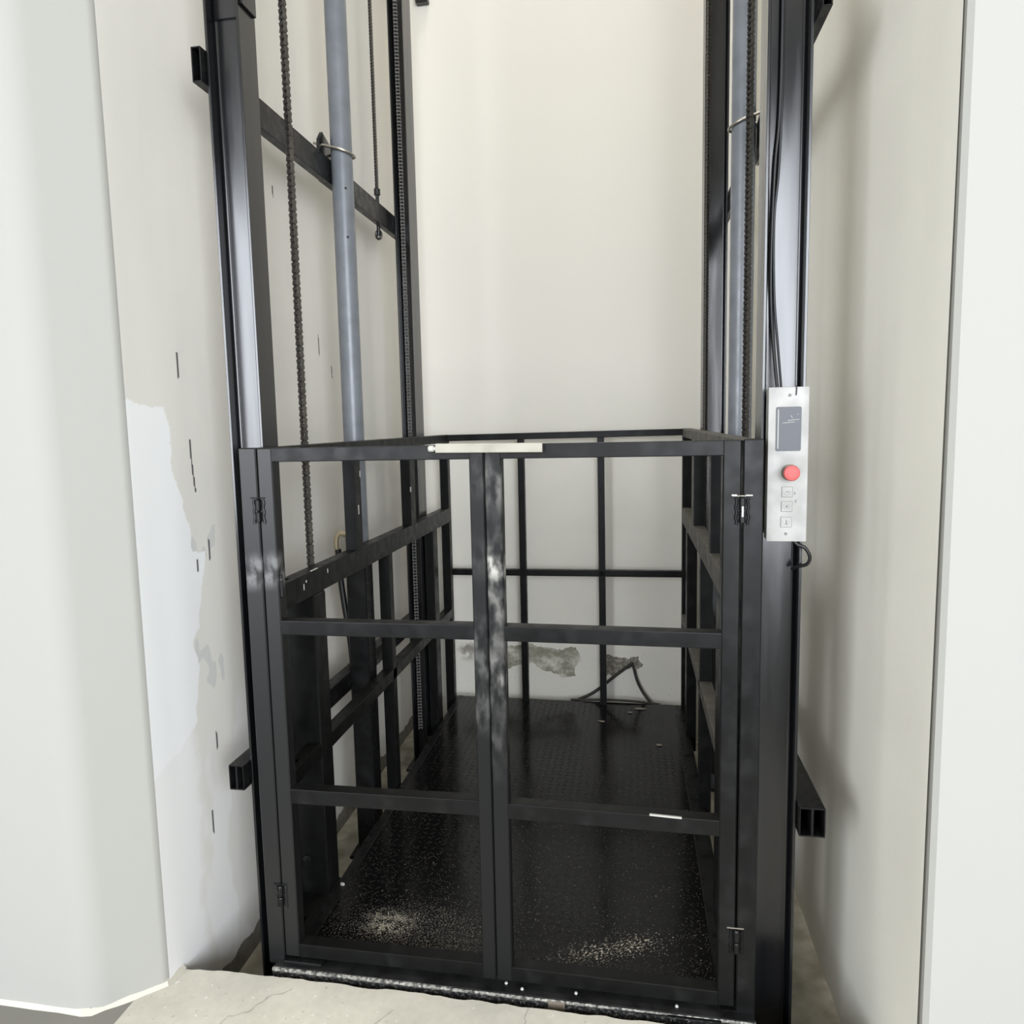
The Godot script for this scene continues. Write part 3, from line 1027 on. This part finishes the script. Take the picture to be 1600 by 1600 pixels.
func clamp_on(label: String, x: float, z: float, y: float, side: float, beam: float) -> void:
	# u-bolt round the cylinder, through a plate that stands on the tie beam; side = +1: the beam is at larger x
	var t := thing("pipe_clamp", label, "clamp", Vector3(x, y, z), "u-bolt clamps on the cylinders")
	var st := begin()
	var pts := []
	var r := 0.041
	var tilt := func(p: Vector3) -> Vector3:
		return p
	pts.append(tilt.call(Vector3(x + side * 0.075, y + 0.022, z + r)))
	for i in 13:
		var a := PI * 0.5 - PI * i / 12.0
		pts.append(tilt.call(Vector3(x - side * cos(a) * r * 1.0, y + 0.0 - 0.012 * cos(a), z + sin(a) * r)))
	pts.append(tilt.call(Vector3(x + side * 0.075, y + 0.022, z - r)))
	tube(st, pts, 0.0042, 8)
	obj("u_bolt", st, M.zinc, t)
	st = begin()
	var px := x + side * 0.052
	var prof := [Vector2(-0.06, -0.1), Vector2(0.06, -0.1), Vector2(0.06, 0.025), Vector2(0.035, 0.055), Vector2(-0.06, 0.02)]
	var flat := PackedVector2Array()
	for q in prof:
		flat.append(q)
	extrude(st, flat, Vector3(px - 0.005, y, z), Vector3(px + 0.005, y, z), Vector3.BACK, Vector3.UP)
	obj("clamp_plate", st, M.steel_dark, t)
	for zz in [r, -r]:
		st = begin()
		lathe(st, Vector3(px + side * 0.005, y + 0.012, z + zz), Vector3(side, 0, 0), [Vector2(0.0085, 0), Vector2(0.0085, 0.007), Vector2(0.0045, 0.0072), Vector2(0, 0.0072)], 6)
		obj("nut", st, M.zinc, t)

func control_panel() -> void:
	var xa := 1.1085
	var xb := 1.1865
	var ya := 1.0395
	var yb := 1.3535
	var zf := -0.03
	var zb := -0.069
	var t := thing("control_box", "tall brushed metal control panel with screen and red mushroom button", "control panel", Vector3((xa + xb) * 0.5, ya, zf))
	var st := begin()
	span(st, Vector3(xa + 0.002, ya + 0.002, zb), Vector3(xb - 0.004, yb - 0.002, zf - 0.002), 0.001)
	obj("housing", st, M.plate, t)
	st = begin()
	span(st, Vector3(xa, ya, zf - 0.002), Vector3(xb, yb, zf), 0.0012)
	obj("face_plate", st, M.plate, t)
	# screen, with a bright edge along its left side
	st = begin()
	var c := Vector3(1.1475, 1.2695, zf)
	var hw := 0.0243
	var hh := 0.0445
	var sp := rounded([Vector2(-hw, -hh), Vector2(hw, -hh), Vector2(hw, hh), Vector2(-hw, hh)], [0.004], 4)
	extrude(st, sp, c - Vector3(0, 0, 0.001), c + Vector3(0, 0, 0.0012), Vector3.RIGHT, Vector3.UP)
	var scr := obj("screen", st, M.screen, t)
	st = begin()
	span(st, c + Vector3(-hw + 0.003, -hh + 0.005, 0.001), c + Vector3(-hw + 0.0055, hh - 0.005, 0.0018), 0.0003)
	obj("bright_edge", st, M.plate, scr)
	for k in [[-0.012, 0.012, 0.012, 0.014], [-0.002, 0.017, 0.020, 0.019], [0.004, 0.0275, 0.007, 0.021], [0.017, 0.0275, 0.018, 0.030]]:
		st = begin()
		tube(st, [c + Vector3(k[0], k[1], 0.0014), c + Vector3(k[2], k[3], 0.0014)], 0.0006, 5)
		obj("scratch", st, M.white_paint, scr)
	# emergency button
	st = begin()
	var b := Vector3(1.1515, 1.1815, zf)
	lathe(st, b, Vector3.BACK, [Vector2(0.0165, 0), Vector2(0.0165, 0.003), Vector2(0.0145, 0.005), Vector2(0.010, 0.005), Vector2(0.010, 0.016)], 28)
	var stem := obj("button_collar", st, M.zinc, t)
	st = begin()
	lathe(st, b + Vector3(0, 0, 0.015), Vector3.BACK, [Vector2(0, 0), Vector2(0.012, 0), Vector2(0.0155, 0.002), Vector2(0.016, 0.006), Vector2(0.0145, 0.0095), Vector2(0.009, 0.0115), Vector2(0, 0.012)], 32)
	var red := obj("emergency_button", st, M.red, t)
	red.set_meta("label", "red mushroom emergency button")
	# three square push buttons
	for i in 3:
		var y: float = [1.142, 1.112, 1.080][i]
		var q := Vector3(1.1475 - 0.0005 * i, y, zf)
		st = begin()
		cbox(st, q + Vector3(0, 0, 0.0012), Vector3(0.0215, 0.0215, 0.0028), 0.0012)
		var pb := obj("push_button", st, M.plate, t)
		st = begin()
		lathe(st, q + Vector3(0, 0, 0.0026), Vector3.BACK, [Vector2(0.0076, 0), Vector2(0.0076, 0.0006), Vector2(0.0058, 0.0007), Vector2(0.0052, 0.0001), Vector2(0, 0.0001)], 20)
		obj("button_ring", st, M.plate, pb)
		st = begin()
		if i == 0:
			cbox(st, q + Vector3(0.0005, 0, 0.003), Vector3(0.005, 0.0018, 0.0008), 0.0002)
			cbox(st, q + Vector3(-0.001, 0.0012, 0.003), Vector3(0.0018, 0.0018, 0.0008), 0.0002)
		elif i == 1:
			lathe(st, q + Vector3(0, 0, 0.0026), Vector3.BACK, [Vector2(0.0026, 0), Vector2(0.0022, 0.0006), Vector2(0, 0.0008)], 14)
		else:
			cbox(st, q + Vector3(0, 0, 0.003), Vector3(0.002, 0.0075, 0.0008), 0.0002)
			cbox(st, q + Vector3(0, -0.0035, 0.003), Vector3(0.0045, 0.0015, 0.0008), 0.0002)
		obj("button_mark", st, M.mark, pb)
	# screws, dents
	for p in [Vector3(1.149, 1.337, zf), Vector3(1.1465, 1.0555, zf)]:
		st = begin()
		lathe(st, p, Vector3.BACK, [Vector2(0.0032, 0), Vector2(0.003, 0.001), Vector2(0, 0.0012)], 12)
		obj("screw", st, M.mark, t)
	for p in [Vector3(1.1625, 1.139, zf), Vector3(1.1645, 1.123, zf)]:
		st = begin()
		cbox(st, p + Vector3(0, 0, 0.0006), Vector3(0.0016, 0.005, 0.0012), 0.0003)
		obj("dent_mark", st, M.mark, t)
	st = begin()
	tube(st, [Vector3(1.1608, 1.3365, zf + 0.001), Vector3(1.1612, 1.3435, zf + 0.001), Vector3(1.1614, 1.352, zf + 0.0012), Vector3(1.1614, 1.356, zf)], 0.0013, 6)
	obj("wire_end", st, M.cable, t)

func scatter() -> void:
	# flakes of plaster and paper on the platform, each one a thing
	var spots := [[0.870, -1.690, 0.032, "grey paper scrap on the platform nearest the back wall"], [0.827, -1.641, 0.016, "small grey flake on the platform left of the paper scrap"], [0.704, -1.527, 0.020, "grey flake at the foot of the right back bar"], [0.942, -1.322, 0.016, "faint grey flake lying alone toward the right side rail"], [0.024, -0.294, 0.007, "white crumb beside the left roller carriage foot"]]
	var r := RandomNumberGenerator.new()
	r.seed = 12
	for s in spots:
		var st := begin()
		var prof := PackedVector2Array()
		var n := 9
		for i in n:
			var a := TAU * i / n
			var q: float = s[2] * r.randf_range(0.6, 1.0)
			prof.append(Vector2(cos(a) * q, sin(a) * q * 0.55))
		var y := 0.0022
		extrude(st, prof, Vector3(s[0], y, s[1]), Vector3(s[0], y + (0.0012 if s[2] > 0.01 else 0.006), s[1]), Vector3.RIGHT, Vector3.BACK)
		var o := obj("plaster_flake", st, M.scrap if s[2] > 0.01 else M.white_paint)
		tag(o, s[3], "debris", "flakes of plaster on the platform")
	var sills := [[0.546, -0.006, "white crumb on the sill under the gate's middle seam"], [0.585, 0.006, "white crumb on the sill just right of the middle seam"], [0.708, 0.0, "white crumb on the sill below the right leaf's left half"], [0.931, 0.004, "white crumb on the sill below the right leaf's right half"]]
	for s in sills:
		var st := begin()
		lathe(st, Vector3(s[0], 0.0, s[1]), Vector3.UP, [Vector2(0.003, 0), Vector2(0.0042, 0.002), Vector2(0.0028, 0.0048), Vector2(0, 0.0055)], 7)
		var o := obj("plaster_crumb", st, M.white_paint)
		tag(o, s[2], "debris", "white crumbs on the sill")

# ------------------------------------------------------------------ the scene
func _ready() -> void:
	# camera: solved from the photograph's vanishing points
	var cam := Camera3D.new()
	cam.name = "camera"
	cam.transform = Transform3D(Basis(Vector3(0.9845433, -0.02171036, -0.17379052), Vector3(0.00255796, 0.99396394, -0.10967742), Vector3(0.17512265, 0.10753762, 0.97865608)), Vector3(0.83577488, 1.28630581, 1.50783835))
	cam.projection = Camera3D.PROJECTION_FRUSTUM
	cam.near = 0.05
	cam.far = 60.0
	cam.size = 0.05 * 1600.0 / 1123.77
	cam.frustum_offset = Vector2(0.05 * 12.69 / 1123.77, -0.05 * 11.54 / 1123.77)
	add_child(cam, true)
	cam.current = true
	# sky and exposure
	var we := WorldEnvironment.new()
	we.name = "environment"
	var env := Environment.new()
	env.background_mode = Environment.BG_SKY
	var sky := Sky.new()
	var sm := ProceduralSkyMaterial.new()
	sm.sky_top_color = Color(0.78, 0.86, 0.97)
	sm.sky_horizon_color = Color(0.92, 0.95, 0.98)
	sm.ground_horizon_color = Color(0.7, 0.7, 0.68)
	sm.ground_bottom_color = Color(0.5, 0.5, 0.48)
	sky.sky_material = sm
	env.sky = sky
	env.background_energy_multiplier = 1.0
	env.tonemap_mode = Environment.TONE_MAPPER_LINEAR
	env.tonemap_exposure = 0.93
	env.sdfgi_enabled = true
	env.ssao_enabled = true
	env.ssil_enabled = true
	we.environment = env
	add_child(we, true)
	# daylight at the two openings of the hall behind the viewer
	daylight(OPEN_A, 4.6, Color(0.95, 0.97, 1.0))
	daylight(OPEN_B, 4.9, Color(0.95, 0.97, 1.0))

	# and at the rooflight over the shaft
	var top := AreaLight3D.new()
	top.name = "rooflight_daylight"
	top.area_size = ROOF.size
	top.area_normalize_energy = false
	top.light_energy = ROOF_E
	top.light_color = Color(1.0, 0.985, 0.95)
	top.shadow_enabled = true
	top.area_range = 20.0
	top.position = Vector3(ROOF.get_center().x, SH + 0.05, ROOF.get_center().y)
	top.rotation.x = -PI / 2.0
	add_child(top, true)

	make_materials()
	M.cable_dusty = mat(Color(0.17, 0.165, 0.15), 0.8)
	M.mark = mat(Color(0.40, 0.40, 0.39), 0.6)
	M.sill = paint(Color(0.20, 0.20, 0.2), 0.35, 0.65, 161)
	M.sill.albedo_texture = noise_tex(noise(162, 0.06, 4), [[0.35, Color(0.10, 0.10, 0.10)], [0.6, Color(0.2, 0.2, 0.2)], [0.8, Color(0.45, 0.44, 0.42)]], 512)
	M.sill_dust_sheen = paint(Color(0.42, 0.41, 0.38), 0.45, 0.7, 165)  # dust, and the bright reflection along the nose put into the colour
	M.sill_dust_sheen.albedo_texture = noise_tex(noise(166, 0.05, 4), [[0.3, Color(0.16, 0.16, 0.16)], [0.5, Color(0.45, 0.44, 0.41)], [0.75, Color(0.66, 0.64, 0.6)]], 512)
	M.sill_dust_sheen.uv1_scale = Vector3(3, 3, 3)
	M.sill.uv1_scale = Vector3(3, 3, 3)
	M.tread_plain = paint(Color(0.09, 0.09, 0.09), 0.25, 0.45, 171)
	make_room()
	make_links()

	# columns and their gate posts
	var cl := column("tall black steel column at left front, carrying the left gate leaf", -0.105, -0.021, -0.07, 0.075)
	var cr := column("tall black steel column at right front, behind the control panel", 1.102, 1.188, -0.07, 0.08)
	column("black steel column in the back left corner of the shaft", -0.105, -0.043, -1.384, 0.11)
	column("black steel column in the back right corner of the shaft", 1.106, 1.192, -1.384, 0.09)
	fixed_post(cl, -0.045, -0.003, M.smear_grey)
	fixed_post(cr, 1.057, 1.097, M.cage)
	var st := begin()
	span(st, Vector3(-0.095, 2.22, -0.107), Vector3(-0.031, 2.5, -0.099), 0.001)
	obj("splice_plate", st, M.steel_dark, cl)
	st = begin()
	span(st, Vector3(-0.021, 2.235, -0.14), Vector3(-0.014, 2.5, -0.078), 0.001)
	obj("splice_plate", st, M.steel_dark, cl)

	# cage, gate
	make_cage()
	gate_leaf("left gate leaf of black square tube, smeared grey near its hinge stile", 0.0, 0.5235, true)
	gate_leaf("right gate leaf of black square tube, white plaster smears down its inner stile", 0.5255, 1.0535, false)
	for y in [1.108, 0.17]:
		hinge(cl, -0.0015, y)
		hinge(cr, 1.0555, y)
	# cream strip along the top of the gate
	var strip := thing("latch_strip", "cream strip lying along the top rail across both gate leaves", "strip", Vector3(0.53, 1.232, 0.004))
	st = begin()
	bar(st, Vector3(0.421, 1.2435, 0.0055), Vector3(0.6515, 1.2415, 0.0055), 0.011, 0.0205, Vector3.UP, 0.004)
	obj("strip", st, M.cream, strip)
	st = begin()
	lathe(st, Vector3(0.421, 1.2425, 0.006), Vector3.LEFT, [Vector2(0.004, 0), Vector2(0.004, 0.003), Vector2(0.0065, 0.005), Vector2(0.0068, 0.014), Vector2(0.005, 0.0165), Vector2(0, 0.017)], 16)
	obj("end_knob", st, M.knob, strip)
	# loose flat stop at the gate's left foot
	st = begin()
	span(st, Vector3(0.0, 0.0002, -0.006), Vector3(0.098, 0.009, 0.013), 0.002)
	var stop := obj("stop_plate", st, M.steel)
	tag(stop, "flat black stop plate on the sill at the left gate foot", "plate")
	# tie beams
	tie_beam("lower left tie beam, open double tube end beside the left column", Vector3(-0.146, 0.408, -1.6), Vector3(-0.1065, 0.471, -0.04))
	tie_beam("lower right tie beam, open double tube end beside the right column", Vector3(1.1895, 0.393, -1.6), Vector3(1.243, 0.458, -0.045))
	tie_beam("upper left tie beam that carries the left cylinder clamp", Vector3(-0.13, 2.068, -1.6), Vector3(-0.1065, 2.143, -0.05), false)
	tie_beam("upper right tie beam leaving the frame above the control panel", Vector3(1.194, 2.066, -1.6), Vector3(1.213, 2.143, -0.035), false)
	# cylinders
	ram("grey hydraulic cylinder at left, between the two left columns", -0.0755, -0.776)
	ram("grey hydraulic cylinder at right, half behind the right chain", 1.158, -0.776)
	clamp_on("zinc u-bolt clamp holding the left cylinder to its beam", -0.0755, -0.776, 2.168, -1.0, -0.1065)
	clamp_on("zinc u-bolt clamp holding the right cylinder to its beam", 1.158, -0.776, 2.145, 1.0, 1.194)
	# chains
	chain("dark roller chain hanging at left, nearest the gate, before the left cylinder", Vector3(-0.054, 0, -0.36), 0.852, 4.3, -0.5, 1.0, true)
	chain("dark roller chain hanging at right in front of the right cylinder", Vector3(1.113, 0, -0.36), 0.852, 4.3, -1.05, 0.82, true)
	chain("greyish chain running down inside the back left column", Vector3(-0.0665, 0, -1.368), 0.0, 4.3, 0.4, 0.82, false)
	chain("brownish chain along the left edge of the back right column", Vector3(1.1145, 0, -1.368), 0.0, 4.3, 0.9, 0.82, false)
	var hang := chain("thin dark chain ending in an anchor bolt on the upper left beam", Vector3(-0.1255, 0, -1.245), 2.19, 4.3, -0.7, 0.72, false)
	st = begin()
	lathe(st, Vector3(-0.1255, 2.03, -1.245), Vector3.UP, [Vector2(0, 0), Vector2(0.007, 0), Vector2(0.007, 0.15), Vector2(0.012, 0.152), Vector2(0.012, 0.175), Vector2(0.006, 0.178), Vector2(0, 0.18)], 10)
	obj("anchor_bolt", st, M.steel_dark, hang)
	st = begin()
	var eye := []
	for i in 17:
		var a := TAU * i / 16.0
		eye.append(Vector3(-0.1255 + sin(a) * 0.011, 2.035 + cos(a) * 0.016, -1.245))
	tube(st, eye, 0.0045, 6)
	obj("anchor_eye", st, M.steel_dark, hang)
	# control panel and its wires
	control_panel()
	var run := [["thin black cable down the web of the right front column, left strand", [Vector3(1.1325, 4.3, -0.1), Vector3(1.1335, 2.4, -0.098), Vector3(1.133, 1.95, -0.098), Vector3(1.1245, 1.80, -0.098), Vector3(1.1205, 1.63, -0.1), Vector3(1.1235, 1.5, -0.1), Vector3(1.1315, 1.352, -0.066)], 0.0036], ["thin black cable down the web of the right front column, right strand", [Vector3(1.1365, 4.3, -0.1), Vector3(1.137, 2.3, -0.099), Vector3(1.1345, 1.85, -0.099), Vector3(1.1255, 1.70, -0.1), Vector3(1.128, 1.55, -0.1), Vector3(1.1345, 1.45, -0.09), Vector3(1.139, 1.352, -0.066)], 0.0026]]
	for w in run:
		st = begin()
		tube(st, smooth_path(w[1]), w[2], 8)
		tag(obj("control_cable", st, M.cable), w[0], "cable", "black cables in the right front column")
	st = begin()
	tube(st, smooth_path([Vector3(1.163, 1.043, -0.05), Vector3(1.173, 1.031, -0.048), Vector3(1.188, 1.024, -0.046), Vector3(1.1985, 1.005, -0.048), Vector3(1.195, 0.988, -0.056), Vector3(1.18, 0.98, -0.07), Vector3(1.172, 0.972, -0.085)]), 0.0037, 8)
	tag(obj("cable_loop", st, M.cable), "short black cable looping out below the control panel", "cable")
	# hose and elbow at the foot of the left cylinder
	var hose := thing("hydraulic_hose", "black hose with pale elbow fitting at the left cylinder's foot", "hose", Vector3(-0.14, 0.9, -0.776))
	st = begin()
	tube(st, smooth_path([Vector3(-0.148, 0.885, -0.77), Vector3(-0.1455, 0.80, -0.772), Vector3(-0.137, 0.70, -0.775), Vector3(-0.125, 0.6, -0.776), Vector3(-0.117, 0.5, -0.776), Vector3(-0.114, 0.3, -0.776)]), 0.0105, 10)
	obj("hose", st, M.cable, hose)
	st = begin()
	tube(st, smooth_path([Vector3(-0.152, 0.872, -0.77), Vector3(-0.152, 0.918, -0.77), Vector3(-0.142, 0.937, -0.772), Vector3(-0.126, 0.938, -0.775), Vector3(-0.109, 0.932, -0.776)]), 0.0085, 10)
	obj("elbow_fitting", st, M.brass, hose)
	st = begin()
	span(st, Vector3(-0.136, 0.85, -0.785), Vector3(-0.117, 0.928, -0.767), 0.003)
	obj("valve_block", st, M.cream, hose)
	# cable on the back wall
	var wire := thing("wall_cable", "dark cable drooping both ways from the back wall's cement patch", "cable", Vector3(0.83, 0.15, WB))
	st = begin()
	tube(st, smooth_path([Vector3(0.838, 0.165, WB - 0.004), Vector3(0.822, 0.160, WB + 0.012), Vector3(0.768, 0.118, WB + 0.016), Vector3(0.708, 0.066, WB + 0.017), Vector3(0.647, 0.018, WB + 0.02), Vector3(0.57, -0.02, WB + 0.025), Vector3(0.5, -0.06, WB + 0.03)]), 0.0072, 8)
	tube(st, smooth_path([Vector3(0.828, 0.168, WB - 0.004), Vector3(0.842, 0.150, WB + 0.012), Vector3(0.858, 0.09, WB + 0.016), Vector3(0.883, 0.038, WB + 0.02), Vector3(0.92, -0.01, WB + 0.03), Vector3(0.97, -0.06, WB + 0.03)]), 0.0068, 8)
	obj("strand", st, M.cable_dusty, wire)
	st = begin()
	tube(st, smooth_path([Vector3(0.55, 0.0, CZ - 0.012), Vector3(0.66, 0.006, CZ - 0.01), Vector3(0.77, 0.009, CZ - 0.008), Vector3(0.86, 0.006, CZ - 0.008), Vector3(0.96, -0.004, CZ - 0.01)]), 0.0055, 8)
	obj("strand", st, M.cable_dusty, wire)
	# bracket high on the back wall
	st = begin()
	span(st, Vector3(-0.107, 3.168, WB), Vector3(-0.05, 3.5, WB + 0.035), 0.004)
	lathe(st, Vector3(-0.077, 3.2, WB + 0.035), Vector3.BACK, [Vector2(0.009, 0), Vector2(0.008, 0.006), Vector2(0, 0.007)], 6)
	tag(obj("wall_bracket", st, M.steel_dark), "black bolted bracket high on the back wall at the top edge", "bracket")
	scatter()
